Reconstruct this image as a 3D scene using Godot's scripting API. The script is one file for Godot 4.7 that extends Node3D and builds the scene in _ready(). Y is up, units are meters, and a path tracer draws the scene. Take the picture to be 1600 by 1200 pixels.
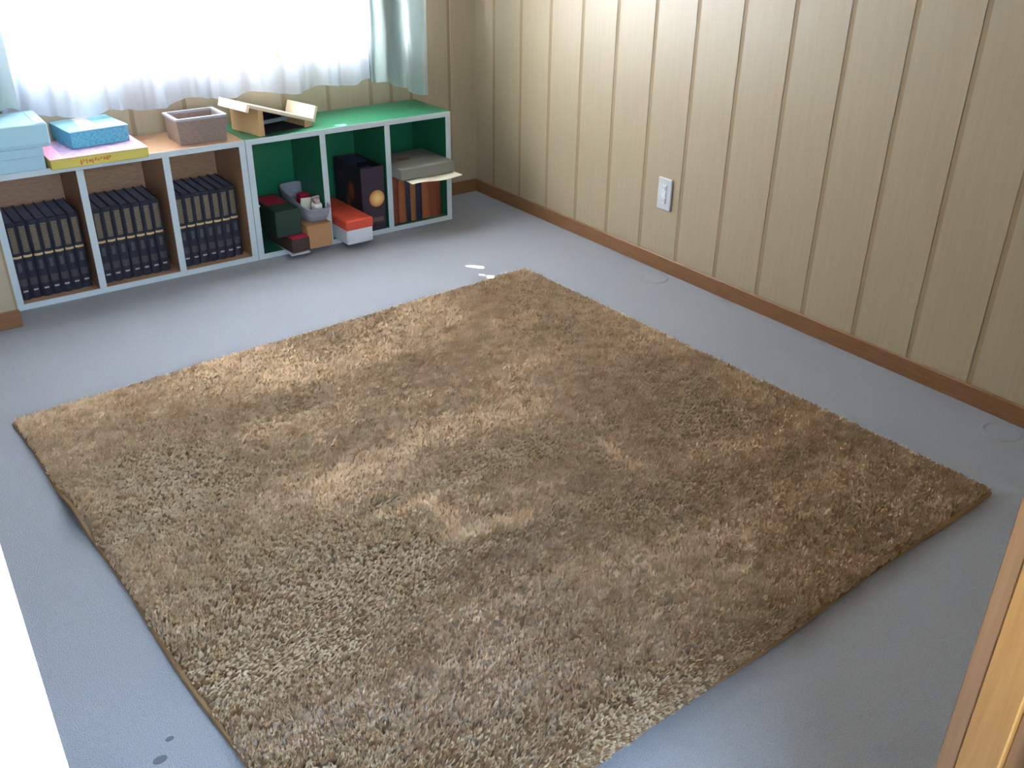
extends Node3D

# Metres, y up. The room's back right floor corner is the origin: the window wall lies along z = 0,
# the panelled wall along x = 0, and the room runs to -x and +z.

const CEIL := 2.4
const ROOM_Z := 3.40        # room side of the door wall
const ROOM_X := -3.40       # left wall
const HALL_Z := 4.20
const WIN_X0 := -1.985
const WIN_X1 := -0.445
const WIN_Y0 := 0.752
const WIN_Y1 := 1.98
const DOOR_X0 := -2.50
const DOOR_X1 := -1.665
const GROOVE := 0.1441
const PITCH := 0.2005

var M := {}
var used := {}


func _ready() -> void:
	set_camera()
	set_light()
	make_materials()
	make_room()
	make_window()
	make_curtains()
	make_rug()
	make_shelves()
	make_encyclopedias()
	make_things_on_top()
	make_first_cubby()
	make_second_cubby()
	make_third_cubby()
	make_outlet()


# ------------------------------------------------------------------ camera, sky, sun

func set_camera() -> void:
	var yaw := 0.634964
	var pitch := 0.493706
	var roll := 0.0125415
	var fwd := Vector3(sin(yaw) * cos(pitch), -sin(pitch), -cos(yaw) * cos(pitch))
	var right := Vector3(cos(yaw), 0, sin(yaw))
	var up := right.cross(fwd)
	var cam := Camera3D.new()
	cam.name = "camera"
	cam.transform = Transform3D(Basis(right * cos(roll) + up * sin(roll), up * cos(roll) - right * sin(roll), -fwd), Vector3(-2.50764, 1.34288, 3.71315))
	cam.fov = rad_to_deg(2.0 * atan(600.0 / 1473.69))
	cam.near = 0.03
	cam.far = 100.0
	cam.current = true
	add_child(cam)


func set_light() -> void:
	var env := Environment.new()
	var sky := Sky.new()
	var sm := ProceduralSkyMaterial.new()
	sm.sky_top_color = Color(0.64, 0.76, 0.90)
	sm.sky_horizon_color = Color(0.86, 0.91, 0.96)
	sm.ground_bottom_color = Color(0.42, 0.41, 0.39)
	sm.ground_horizon_color = Color(0.62, 0.64, 0.66)
	sm.sky_energy_multiplier = 1.0
	sky.sky_material = sm
	env.background_mode = Environment.BG_SKY
	env.sky = sky
	env.background_energy_multiplier = 18.0
	env.tonemap_mode = Environment.TONE_MAPPER_LINEAR
	env.tonemap_exposure = 1.9
	env.ambient_light_source = Environment.AMBIENT_SOURCE_BG
	env.sdfgi_enabled = true
	env.ssao_enabled = true
	env.ssil_enabled = true
	var we := WorldEnvironment.new()
	we.name = "world_environment"
	we.environment = env
	add_child(we)
	var sun := DirectionalLight3D.new()
	sun.name = "sun"
	var d := Vector3(0.139, -0.241, 0.221).normalized()
	sun.transform = Transform3D(Basis.looking_at(d, Vector3.UP), Vector3.ZERO)
	sun.light_energy = 26.0
	sun.light_color = Color(1.0, 0.965, 0.91)
	sun.light_angular_distance = 0.53
	sun.shadow_enabled = true
	sun.sky_mode = DirectionalLight3D.SKY_MODE_LIGHT_ONLY
	add_child(sun)


# ------------------------------------------------------------------ materials

func noise_tex(freq: float, ramp: Array, seed_value: int, octaves := 4, size := 512) -> NoiseTexture2D:
	var n := FastNoiseLite.new()
	n.seed = seed_value
	n.noise_type = FastNoiseLite.TYPE_SIMPLEX_SMOOTH
	n.frequency = freq
	n.fractal_octaves = octaves
	var t := NoiseTexture2D.new()
	t.width = size
	t.height = size
	t.seamless = true
	t.noise = n
	if ramp.size():
		var g := Gradient.new()
		g.offsets = PackedFloat32Array([0.0, 1.0])
		g.colors = PackedColorArray([ramp[0], ramp[1]])
		t.color_ramp = g
	return t


func mat(called: String, color: Color, rough := 0.7, spec := 0.4) -> StandardMaterial3D:
	var m := StandardMaterial3D.new()
	m.resource_name = called
	m.albedo_color = color
	m.roughness = rough
	m.metallic_specular = spec
	M[called] = m
	return m


# noise between two tones, laid in world space (or along the thing's own axes)
func grained(called: String, a: Color, b: Color, scale: Vector3, rough: float, spec := 0.4, in_world := true, seed_value := 1, bump := 0.0) -> StandardMaterial3D:
	var m := mat(called, Color.WHITE, rough, spec)
	m.albedo_texture = noise_tex(0.02, [a, b], seed_value)
	m.uv1_triplanar = true
	m.uv1_world_triplanar = in_world
	m.uv1_scale = scale
	m.uv1_triplanar_sharpness = 8.0
	if bump > 0.0:
		m.heightmap_enabled = true
		m.heightmap_texture = noise_tex(0.06, [], seed_value + 50, 3)
		m.heightmap_scale = bump
	return m


func make_materials() -> void:
	grained("panel", Color8(163, 147, 117), Color8(169, 154, 125), Vector3(7, 0.35, 7), 0.5, 0.62, true, 3)
	M.panel.clearcoat_enabled = true
	M.panel.clearcoat = 0.7
	M.panel.clearcoat_roughness = 0.42
	mat("panel_groove", Color8(152, 133, 104), 0.6)
	grained("baseboard", Color8(120, 82, 50), Color8(138, 98, 64), Vector3(0.8, 14, 0.8), 0.42, 0.5, true, 5)
	grained("door_edge", Color8(142, 100, 64), Color8(158, 116, 78), Vector3(10, 0.4, 10), 0.4, 0.5, true, 8)
	mat("overlit_jamb", Color8(232, 224, 206), 0.5)  # left jamb wood paled towards white: strong light put into its colour
	grained("door_wood", Color8(168, 115, 58), Color8(184, 131, 72), Vector3(10, 0.4, 10), 0.38, 0.5, true, 7)
	var fl := grained("carpet_tile", Color8(128, 130, 140), Color8(160, 163, 172), Vector3(1.6, 1.6, 1.6), 0.95, 0.15, true, 9, 0.25)
	fl.albedo_texture = noise_tex(0.38, [Color8(134, 137, 143), Color8(167, 170, 175)], 9, 3)
	fl.heightmap_texture = noise_tex(0.4, [], 59, 2)
	mat("plaster", Color8(242, 240, 234), 0.9, 0.2)
	mat("hall_wall", Color8(226, 220, 208), 0.9, 0.2)
	mat("sash", Color8(150, 152, 154), 0.35, 0.5).metallic = 0.7
	var gl := mat("glass", Color(1, 1, 1, 0.04), 0.02, 0.5)
	gl.transparency = BaseMaterial3D.TRANSPARENCY_ALPHA
	var sh := mat("sheer", Color8(200, 209, 224), 0.9, 0.2)
	sh.backlight_enabled = true
	sh.backlight = Color(0.95, 0.97, 1.0)
	sh.cull_mode = BaseMaterial3D.CULL_DISABLED
	var dr := mat("drape", Color8(172, 186, 182), 0.9, 0.2)
	dr.backlight_enabled = true
	dr.backlight = Color(0.55, 0.58, 0.58)
	dr.cull_mode = BaseMaterial3D.CULL_DISABLED
	var ln := mat("drape_lining", Color8(150, 172, 196), 0.9, 0.2)
	ln.cull_mode = BaseMaterial3D.CULL_DISABLED
	mat("sill_white", Color8(216, 216, 212), 0.5)
	mat("rail", Color8(180, 160, 130), 0.4)
	# shelves
	grained("brown_board", Color8(156, 118, 88), Color8(178, 142, 110), Vector3(2, 9, 9), 0.4, 0.5, true, 11)
	mat("green_board", Color8(34, 116, 80), 0.34, 0.5)
	mat("edge_white", Color8(196, 208, 212), 0.5)
	# books
	mat("book_black", Color8(40, 42, 54), 0.5, 0.45)
	mat("book_pages", Color8(118, 126, 146), 0.85, 0.2)
	var sp := mat("gilt_spine", Color.WHITE, 0.5, 0.4)
	sp.albedo_texture = spine_print()
	# boxes and the rest
	mat("pale_blue_card", Color8(168, 208, 220), 0.6, 0.35)
	mat("pale_blue_body", Color8(164, 200, 214), 0.6, 0.35)
	mat("yellow_card", Color8(208, 194, 96), 0.55)
	mat("pink_card", Color8(232, 158, 186), 0.55)
	mat("cream", Color8(232, 226, 204), 0.75, 0.25)
	mat("cardboard", Color8(182, 140, 100), 0.8, 0.25)
	grained("dark_wood", Color8(132, 114, 106), Color8(156, 138, 128), Vector3(4, 18, 18), 0.55, 0.4, true, 17)
	mat("rim_grey", Color8(168, 170, 178), 0.5)
	grained("pale_wood", Color8(226, 206, 176), Color8(238, 222, 198), Vector3(4, 22, 22), 0.5, 0.4, false, 19)
	grained("tan_wood", Color8(186, 150, 108), Color8(206, 170, 126), Vector3(4, 22, 22), 0.5, 0.4, false, 23)
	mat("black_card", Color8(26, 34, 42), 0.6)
	mat("grey_slat", Color8(112, 116, 120), 0.6)
	mat("dark_green_card", Color8(40, 60, 50), 0.6)
	mat("dark_brown_card", Color8(70, 54, 48), 0.6)
	mat("crimson", Color8(170, 36, 58), 0.55)
	mat("orange_lid", Color8(216, 84, 62), 0.55)
	mat("white_card", Color8(214, 218, 224), 0.6)
	mat("white_plastic", Color8(222, 222, 222), 0.35, 0.5)
	mat("basket_grey", Color8(152, 154, 164), 0.5)
	mat("pinkish", Color8(206, 178, 174), 0.7)
	mat("grey_card", Color8(134, 134, 126), 0.7, 0.3)
	mat("dark_purple", Color8(52, 42, 56), 0.5)
	mat("highlit_blue_inside", Color8(62, 78, 108), 0.55)  # bluish inside, lightened to stand for highlights at the open top
	mat("moon", Color8(222, 176, 92), 0.55)
	mat("moon_pale", Color8(240, 214, 146), 0.55)
	mat("ember", Color8(150, 78, 44), 0.55)
	mat("gold_print", Color8(190, 160, 110), 0.5)
	mat("book_red", Color8(130, 66, 46), 0.6)
	mat("book_rust", Color8(158, 90, 56), 0.6)
	mat("book_navy", Color8(40, 44, 64), 0.6)
	mat("book_brown", Color8(146, 94, 58), 0.6)
	mat("paper_edge", Color8(206, 196, 172), 0.85, 0.2)
	mat("outlet_plate", Color8(196, 200, 202), 0.4, 0.5)
	mat("outlet_insert", Color8(212, 218, 222), 0.35, 0.5)
	mat("slot_dark", Color8(60, 60, 62), 0.6)
	mat("stain", Color8(104, 106, 114), 0.95, 0.1)
	# rug
	mat("rug_backing", Color8(150, 118, 84), 0.95, 0.1)
	mat("rug_binding", Color8(150, 122, 90), 0.95, 0.1)
	var pile := mat("rug_pile", Color.WHITE, 0.85, 0.2)
	pile.vertex_color_use_as_albedo = true
	pile.cull_mode = BaseMaterial3D.CULL_DISABLED
	pile.rim_enabled = true
	pile.rim = 0.6
	pile.rim_tint = 0.5
	pile.backlight_enabled = true
	pile.backlight = Color(1.0, 1.0, 1.0)


func spine_print() -> ImageTexture:
	var w := 64
	var h := 512
	var im := Image.create(w, h, false, Image.FORMAT_RGB8)
	var ink := Color8(40, 42, 54)
	im.fill(ink)
	var gold := Color8(170, 150, 118)
	var rng := RandomNumberGenerator.new()
	rng.seed = 77
	# a tall panel of fine gilt lines
	for y in range(26, 196):
		for x in range(15, 51):
			var line := (y % 10) < 6
			if line and rng.randf() < 0.86:
				im.set_pixel(x, y, gold.darkened(rng.randf() * 0.35))
			elif rng.randf() < 0.3:
				im.set_pixel(x, y, gold.darkened(0.45))
	# the bright band
	im.fill_rect(Rect2i(5, 218, 54, 15), Color8(206, 176, 124))
	# a small crest
	for y in range(262, 322):
		for x in range(20, 44):
			if rng.randf() < 0.6:
				im.set_pixel(x, y, Color8(92, 94, 92))
	# a row of small lettering
	for y in range(372, 420):
		for x in range(8, 56):
			if rng.randf() < 0.5:
				im.set_pixel(x, y, Color8(98, 88, 84))
	im.fill_rect(Rect2i(18, 448, 30, 12), Color8(176, 166, 156))
	return ImageTexture.create_from_image(im)


# ------------------------------------------------------------------ mesh helpers

func begin() -> SurfaceTool:
	var st := SurfaceTool.new()
	st.begin(Mesh.PRIMITIVE_TRIANGLES)
	st.set_smooth_group(-1)
	return st


func tri(st: SurfaceTool, a: Vector3, b: Vector3, c: Vector3, out: Vector3) -> void:
	if (b - a).cross(c - a).dot(out) > 0.0:
		var t := b
		b = c
		c = t
	st.add_vertex(a)
	st.add_vertex(b)
	st.add_vertex(c)


func quad(st: SurfaceTool, a: Vector3, b: Vector3, c: Vector3, d: Vector3, out: Vector3) -> void:
	tri(st, a, b, c, out)
	tri(st, a, c, d, out)


# a box with chamfered edges, given by two opposite corners
func box(st: SurfaceTool, lo: Vector3, hi: Vector3, bevel := 0.002, xf := Transform3D()) -> void:
	var c := (lo + hi) * 0.5
	var h := (hi - lo) * 0.5
	bevel = minf(bevel, minf(h.x, minf(h.y, h.z)) * 0.6)
	var p := func(s: Vector3, axis: int) -> Vector3:
		var q := Vector3(h.x - bevel, h.y - bevel, h.z - bevel)
		q[axis] = h[axis]
		return xf * (c + q * s)
	for axis in 3:
		var u := (axis + 1) % 3
		var v := (axis + 2) % 3
		for sg in [-1.0, 1.0]:
			var cs := []
			for k in [[-1, -1], [1, -1], [1, 1], [-1, 1]]:
				var s := Vector3.ZERO
				s[axis] = sg
				s[u] = k[0]
				s[v] = k[1]
				cs.append(p.call(s, axis))
			var o := Vector3.ZERO
			o[axis] = sg
			quad(st, cs[0], cs[1], cs[2], cs[3], xf.basis * o)
	for axis in 3:
		var u := (axis + 1) % 3
		var v := (axis + 2) % 3
		for su in [-1.0, 1.0]:
			for sv in [-1.0, 1.0]:
				var s0 := Vector3.ZERO
				s0[u] = su
				s0[v] = sv
				var s1 := s0
				s0[axis] = -1.0
				s1[axis] = 1.0
				var o := Vector3.ZERO
				o[u] = su
				o[v] = sv
				quad(st, p.call(s0, u), p.call(s1, u), p.call(s1, v), p.call(s0, v), xf.basis * o)
	for sx in [-1.0, 1.0]:
		for sy in [-1.0, 1.0]:
			for sz in [-1.0, 1.0]:
				var s := Vector3(sx, sy, sz)
				tri(st, p.call(s, 0), p.call(s, 1), p.call(s, 2), xf.basis * s)


func commit(st: SurfaceTool, called: String, m: Material, parent: Node) -> MeshInstance3D:
	st.generate_normals()
	var o := MeshInstance3D.new()
	o.name = called
	o.mesh = st.commit()
	o.material_override = null
	for i in o.mesh.get_surface_count():
		o.mesh.surface_set_material(i, m)
	parent.add_child(o, true)
	return o


func slab(called: String, lo: Vector3, hi: Vector3, m: String, parent: Node, bevel := 0.002, xf := Transform3D()) -> MeshInstance3D:
	var st := begin()
	box(st, lo, hi, bevel, xf)
	return commit(st, called, M[m], parent)


func numbered(called: String) -> String:
	var n: int = used.get(called, 0)
	used[called] = n + 1
	return called if n == 0 else "%s_%03d" % [called, n]


func thing(called: String, label: String, category: String, at := Vector3.ZERO, turn := 0.0, group := "") -> Node3D:
	var o := Node3D.new()
	o.name = numbered(called)
	add_child(o)
	o.position = at
	o.rotation_degrees.y = turn
	o.set_meta("label", label)
	o.set_meta("category", category)
	if group != "":
		o.set_meta("group", group)
	return o


func structure(called: String, label := "", category := "") -> Node3D:
	var o := Node3D.new()
	o.name = called
	o.set_meta("kind", "structure")
	if label != "":
		o.set_meta("label", label)
		o.set_meta("category", category)
	add_child(o)
	return o


# a ring or disc swept round y: profile of (radius, height)
func lathe(st: SurfaceTool, profile: Array, seg: int, xf := Transform3D()) -> void:
	for i in seg:
		var a := TAU * i / seg
		var b := TAU * (i + 1) / seg
		for k in profile.size() - 1:
			var p: Vector2 = profile[k]
			var q: Vector2 = profile[k + 1]
			var p0 := Vector3(cos(a) * p.x, p.y, sin(a) * p.x)
			var p1 := Vector3(cos(b) * p.x, p.y, sin(b) * p.x)
			var q0 := Vector3(cos(a) * q.x, q.y, sin(a) * q.x)
			var q1 := Vector3(cos(b) * q.x, q.y, sin(b) * q.x)
			var d := q - p
			var n := Vector3(cos((a + b) / 2) * d.y, -d.x, sin((a + b) / 2) * d.y)
			if p.x > 1e-6:
				tri(st, xf * p0, xf * p1, xf * q1, xf.basis * n)
			if q.x > 1e-6:
				tri(st, xf * p0, xf * q1, xf * q0, xf.basis * n)


# ------------------------------------------------------------------ the room

func planks_along(parent: Node3D, wall: String, spans: Array) -> void:
	# each span: [from, to, y0, y1] measured from the corner; boards stand 4 mm proud, 5 mm apart
	for s in spans:
		var a: float = s[0] + (0.008 if s[0] > 0.0 else 0.0)
		var b: float = s[1] - 0.008
		if b - a < 0.01:
			continue
		if wall == "right":
			slab("plank", Vector3(-0.0012, s[2], a), Vector3(0.002, s[3], b), "panel", parent, 0.001)
		elif wall == "back":
			slab("plank", Vector3(-b, s[2], -0.002), Vector3(-a, s[3], 0.0015), "panel", parent, 0.001)
		else:
			slab("plank", Vector3(-b, s[2], 0.428), Vector3(-a, s[3], 0.4315), "panel", parent, 0.001)


func make_room() -> void:
	var t := 0.14
	var fl := slab("floor", Vector3(ROOM_X - t, -0.1, -t), Vector3(t, 0.0, HALL_Z + t), "carpet_tile", self, 0.0)
	fl.set_meta("kind", "structure")
	# round dents left in the carpet by furniture feet, and two small stains
	for at in [Vector3(-0.085, 0, 1.325), Vector3(-0.078, 0, 2.705)]:
		var st := begin()
		lathe(st, [Vector2(0.058, -0.001), Vector2(0.052, 0.0026), Vector2(0.045, 0.0032), Vector2(0.038, 0.0006), Vector2(0.0, 0.0008)], 40, Transform3D(Basis(), at))
		commit(st, "dent_ring", M.carpet_tile, fl)
	for s in [[Vector3(-2.325, 0, 2.46), 0.013], [Vector3(-2.297, 0, 2.425), 0.008]]:
		var st := begin()
		var prof := [Vector2(s[1], -0.0005), Vector2(s[1] * 0.9, 0.0006), Vector2(0, 0.0007)]
		lathe(st, prof, 18, Transform3D(Basis().scaled(Vector3(1.0, 1, 0.7)), s[0]))
		commit(st, "stain", M.stain, fl)
	var ce := slab("ceiling", Vector3(ROOM_X - t, CEIL, -t), Vector3(t, CEIL + 0.1, HALL_Z + t), "plaster", self, 0.0)
	ce.set_meta("kind", "structure")

	var wr := slab("wall_right", Vector3(0.0002, 0, -t), Vector3(t, CEIL, HALL_Z + t), "panel_groove", self, 0.0)
	wr.set_meta("kind", "structure")
	var spans := [[0.0, GROOVE, 0.0, CEIL]]
	var z := GROOVE
	while z < ROOM_Z:
		spans.append([z, minf(z + PITCH, ROOM_Z), 0.0, CEIL])
		z += PITCH
	planks_along(wr, "right", spans)

	var wb := structure("wall_back")
	slab("core", Vector3(WIN_X0, 0, -t), Vector3(WIN_X1, WIN_Y0, -0.001), "panel_groove", wb, 0.0)
	slab("core", Vector3(WIN_X0, WIN_Y1, -t), Vector3(WIN_X1, CEIL, -0.001), "panel_groove", wb, 0.0)
	slab("core", Vector3(WIN_X1, 0, -t), Vector3(0.0, CEIL, -0.001), "panel_groove", wb, 0.0)
	slab("core", Vector3(ROOM_X, 0, -t), Vector3(WIN_X0, CEIL, -0.001), "panel_groove", wb, 0.0)
	var bs := []
	var a := 0.0
	var b := GROOVE
	while a < 2.16:
		var cuts := [a]
		for e in [-WIN_X1, -WIN_X0]:
			if e > a and e < b:
				cuts.append(e)
		cuts.append(b)
		for i in cuts.size() - 1:
			var mid: float = (cuts[i] + cuts[i + 1]) / 2
			if mid > -WIN_X1 and mid < -WIN_X0:
				bs.append([cuts[i], cuts[i + 1], 0.0, WIN_Y0])
				bs.append([cuts[i], cuts[i + 1], WIN_Y1, CEIL])
			else:
				bs.append([cuts[i], cuts[i + 1], 0.0, CEIL])
		a = b
		b = minf(b + PITCH, 2.17)
	planks_along(wb, "back", bs)

	# the wall steps forward to the left of the shelves
	var wc := slab("wall_closet", Vector3(ROOM_X, 0, -0.0005), Vector3(-2.130, CEIL, 0.429), "panel_groove", self, 0.0)
	wc.set_meta("kind", "structure")
	var cs := []
	var x := 2.130
	while x < 3.39:
		cs.append([x, minf(x + PITCH, 3.4), 0.0, CEIL])
		x += PITCH
	planks_along(wc, "closet", cs)

	var wl := slab("wall_left", Vector3(ROOM_X - t, 0, -t), Vector3(ROOM_X, CEIL, HALL_Z + t), "panel", self, 0.0)
	wl.set_meta("kind", "structure")
	# the wall with the doorway
	var wf := structure("wall_front")
	var f0 := ROOM_Z + 0.012
	var f1 := ROOM_Z + 0.108
	slab("core", Vector3(DOOR_X1 + 0.035, 0, f0), Vector3(0.0, CEIL, f1), "panel", wf, 0.0)
	slab("core", Vector3(ROOM_X, 0, f0), Vector3(DOOR_X0 - 0.035, CEIL, f1), "panel", wf, 0.0)
	slab("core", Vector3(DOOR_X0 - 0.035, 2.035, f0), Vector3(DOOR_X1 + 0.035, CEIL, f1), "panel", wf, 0.0)
	# hall behind the doorway; its unseen window is added to brighten jambs and floor
	var wh := structure("wall_hall")
	var hx0 := -2.60
	var hx1 := -0.70
	slab("core", Vector3(ROOM_X, 0, HALL_Z), Vector3(hx0, CEIL, HALL_Z + t), "hall_wall", wh, 0.0)
	slab("core", Vector3(hx1, 0, HALL_Z), Vector3(0, CEIL, HALL_Z + t), "hall_wall", wh, 0.0)
	slab("core", Vector3(hx0, 0, HALL_Z), Vector3(hx1, 0.65, HALL_Z + t), "hall_wall", wh, 0.0)
	slab("core", Vector3(hx0, 2.0, HALL_Z), Vector3(hx1, CEIL, HALL_Z + t), "hall_wall", wh, 0.0)
	var w2 := structure("added_window_2")  # added window, placed and sized for the light it gives
	frame_bars(w2, hx0, hx1, 0.65, 2.0, HALL_Z + 0.05, HALL_Z + 0.09)

	# door frame: the camera stands in this doorway
	var door := structure("door_1")
	var j := slab("jamb", Vector3(DOOR_X1 + 0.0015, 0, ROOM_Z), Vector3(DOOR_X1 + 0.035, 2.035, ROOM_Z + 0.0195), "door_edge", door, 0.0012)
	j.set_meta("label", "thin brown edge strip of the jamb")
	slab("jamb", Vector3(DOOR_X1, 0, ROOM_Z + 0.0195), Vector3(DOOR_X1 + 0.035, 2.035, ROOM_Z + 0.062), "door_wood", door, 0.0015)
	slab("jamb", Vector3(DOOR_X1 + 0.012, 0, ROOM_Z + 0.062), Vector3(DOOR_X1 + 0.035, 2.035, ROOM_Z + 0.088), "door_edge", door, 0.001)
	slab("jamb", Vector3(DOOR_X1, 0, ROOM_Z + 0.088), Vector3(DOOR_X1 + 0.035, 2.035, ROOM_Z + 0.12), "door_wood", door, 0.003)
	slab("jamb", Vector3(DOOR_X0 - 0.035, 0, ROOM_Z), Vector3(DOOR_X0, 2.035, ROOM_Z + 0.12), "overlit_jamb", door, 0.003)  # left jamb, its overlit look carried by the colour
	slab("lintel", Vector3(DOOR_X0 - 0.035, 2.0, ROOM_Z), Vector3(DOOR_X1 + 0.035, 2.035, ROOM_Z + 0.12), "door_wood", door, 0.003)

	var bh := 0.06
	for s in [["baseboard_right", Vector3(-0.011, 0, 0), Vector3(-0.0015, bh, ROOM_Z)], ["baseboard_back", Vector3(-2.130, 0, 0.0015), Vector3(-0.011, bh, 0.011)], ["baseboard_closet", Vector3(ROOM_X, 0, 0.4315), Vector3(-2.128, bh, 0.441)]]:
		var o := slab(s[0], s[1], s[2], "baseboard", self, 0.003)
		o.set_meta("kind", "structure")


func frame_bars(parent: Node3D, x0: float, x1: float, y0: float, y1: float, z0: float, z1: float) -> void:
	var w := 0.035
	slab("frame", Vector3(x0, y0, z0), Vector3(x1, y0 + w, z1), "sash", parent)
	slab("frame", Vector3(x0, y1 - w, z0), Vector3(x1, y1, z1), "sash", parent)
	slab("frame", Vector3(x0, y0 + w, z0), Vector3(x0 + w, y1 - w, z1), "sash", parent)
	slab("frame", Vector3(x1 - w, y0 + w, z0), Vector3(x1, y1 - w, z1), "sash", parent)
	var mid := (x0 + x1) / 2
	slab("mullion", Vector3(mid - 0.022, y0 + w, z0), Vector3(mid + 0.022, y1 - w, z1), "sash", parent)
	var zc := (z0 + z1) / 2
	slab("pane", Vector3(x0 + w, y0 + w, zc - 0.002), Vector3(mid - 0.022, y1 - w, zc + 0.002), "glass", parent, 0.0)
	slab("pane", Vector3(mid + 0.022, y0 + w, zc - 0.002), Vector3(x1 - w, y1 - w, zc + 0.002), "glass", parent, 0.0)


func make_window() -> void:
	var w := structure("window_1")
	frame_bars(w, WIN_X0, WIN_X1, WIN_Y0 - 0.03, WIN_Y1, -0.125, -0.085)
	slab("sill", Vector3(WIN_X0, WIN_Y0 - 0.02, -0.085), Vector3(WIN_X1, WIN_Y0, 0.012), "sill_white", w, 0.003)


# ------------------------------------------------------------------ curtains

func cloth(called: String, x0: float, x1: float, top: float, hem: Callable, zf: Callable, nx: int, ny: int, m: Material, parent: Node, holes := []) -> MeshInstance3D:
	var st := SurfaceTool.new()
	st.begin(Mesh.PRIMITIVE_TRIANGLES)
	var pts := []
	for i in nx + 1:
		var u := float(i) / nx
		var x := lerpf(x0, x1, u)
		var col := []
		for k in ny + 1:
			var v := float(k) / ny
			var y: float = lerpf(hem.call(x), top, v)
			col.append(Vector3(x, y, 0))
		pts.append(col)
	for i in nx + 1:
		for k in ny + 1:
			var p: Vector3 = pts[i][k]
			var e := 0.004
			var v := float(k) / ny
			var z: float = zf.call(p.x, v)
			var dzx: float = (zf.call(p.x + e, v) - zf.call(p.x - e, v)) / (2 * e)
			pts[i][k] = Vector3(p.x, p.y, z)
			st.set_normal(Vector3(-dzx, 0, 1).normalized())
			st.add_vertex(pts[i][k])
	for i in nx:
		for k in ny:
			var c: Vector3 = (pts[i][k] + pts[i + 1][k + 1]) * 0.5
			var cut := false
			for h in holes:
				var d := Vector2((c.x - h[0]) / h[2], (c.y - h[1]) / h[3])
				if d.length() < 1.0:
					cut = true
			if cut:
				continue
			var a := i * (ny + 1) + k
			var b := (i + 1) * (ny + 1) + k
			for n in [a, a + 1, b + 1, a, b + 1, b]:
				st.add_index(n)
	var o := MeshInstance3D.new()
	o.name = called
	o.mesh = st.commit()
	o.mesh.surface_set_material(0, m)
	parent.add_child(o, true)
	return o


func make_curtains() -> void:
	var rail := thing("curtain_rail", "wooden curtain rail fixed above the window", "curtain rail")
	slab("rod", Vector3(-2.10, 2.06, 0.045), Vector3(-0.27, 2.085, 0.075), "rail", rail, 0.006)
	slab("rod", Vector3(-2.10, 2.06, 0.10), Vector3(-0.27, 2.085, 0.13), "rail", rail, 0.006)
	for bx in [-2.0, -1.2, -0.4]:
		slab("bracket", Vector3(bx - 0.01, 2.085, 0.004), Vector3(bx + 0.01, 2.1, 0.13), "rail", rail)
	var wob := FastNoiseLite.new()
	wob.seed = 4
	wob.frequency = 3.2
	wob.fractal_octaves = 2
	var zs := func(x: float, v: float) -> float:
		var soft := lerpf(1.0, 0.75, v)
		return 0.058 + soft * (0.017 * sin(x * 47.0 + 3.0 * wob.get_noise_1d(x * 2.0)) + 0.012 * wob.get_noise_2d(x * 5.0, v * 0.6))
	var hem := func(x: float) -> float:
		return 0.579 + 0.010 * sin(x * 23.0 + 1.0) + 0.008 * sin(x * 9.0)
	var holes := [[-0.975, 0.722, 0.020, 0.020], [-1.078, 0.846, 0.030, 0.030], [-1.105, 0.835, 0.012, 0.012], [-1.120, 0.945, 0.034, 0.010], [-1.135, 0.980, 0.034, 0.010], [-1.090, 0.975, 0.016, 0.008]]
	var sr := cloth("sheer_curtain", -1.235, -0.400, 2.06, hem, zs, 150, 260, M.sheer, self, holes)
	sr.set_meta("label", "white sheer curtain panel hanging over the bookrest and green-topped shelf")
	sr.set_meta("category", "curtain")
	var sl := cloth("sheer_curtain_001", -1.985, -1.2352, 2.06, hem, zs, 140, 120, M.sheer, self)
	sl.set_meta("label", "white sheer curtain panel hanging behind the teal box and yellow box")
	sl.set_meta("category", "curtain")
	# lined drapes drawn to the sides
	var zd := func(x: float, v: float) -> float:
		var amp := lerpf(0.024, 0.018, v)
		return 0.118 + amp * sin((x + 0.03 * (1.0 - v) * (x + 0.44)) * 68.0 + 0.6) + 0.010 * wob.get_noise_2d(x * 7.0, v + 3.0)
	var hd := func(x: float) -> float:
		return 0.585 - 0.085 * smoothstep(-0.58, -0.30, x) + 0.006 * sin(x * 68.0)
	var dr := thing("drape", "pale teal drape gathered at the window's edge above green-topped shelf", "curtain")
	cloth("cloth", -0.590, -0.315, 2.06, hd, zd, 90, 60, M.drape, dr)
	var hl := func(x: float) -> float:
		return 0.592 - 0.03 * smoothstep(-0.58, -0.44, x)
	cloth("lining", -0.585, -0.455, 2.06, hl, func(x: float, v: float) -> float: return zd.call(x, v) - 0.014, 40, 30, M.drape_lining, dr)
	var hd2 := func(x: float) -> float:
		return 0.632 + 0.004 * sin(x * 60.0)
	var dl := thing("drape", "pale teal drape hanging behind the pale blue boxes", "curtain")
	cloth("cloth", -2.115, -1.940, 2.06, hd2, func(x: float, v: float) -> float: return 0.118 + 0.022 * sin(x * 62.0 + 1.5), 60, 40, M.drape, dl)


# ------------------------------------------------------------------ rug

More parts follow.
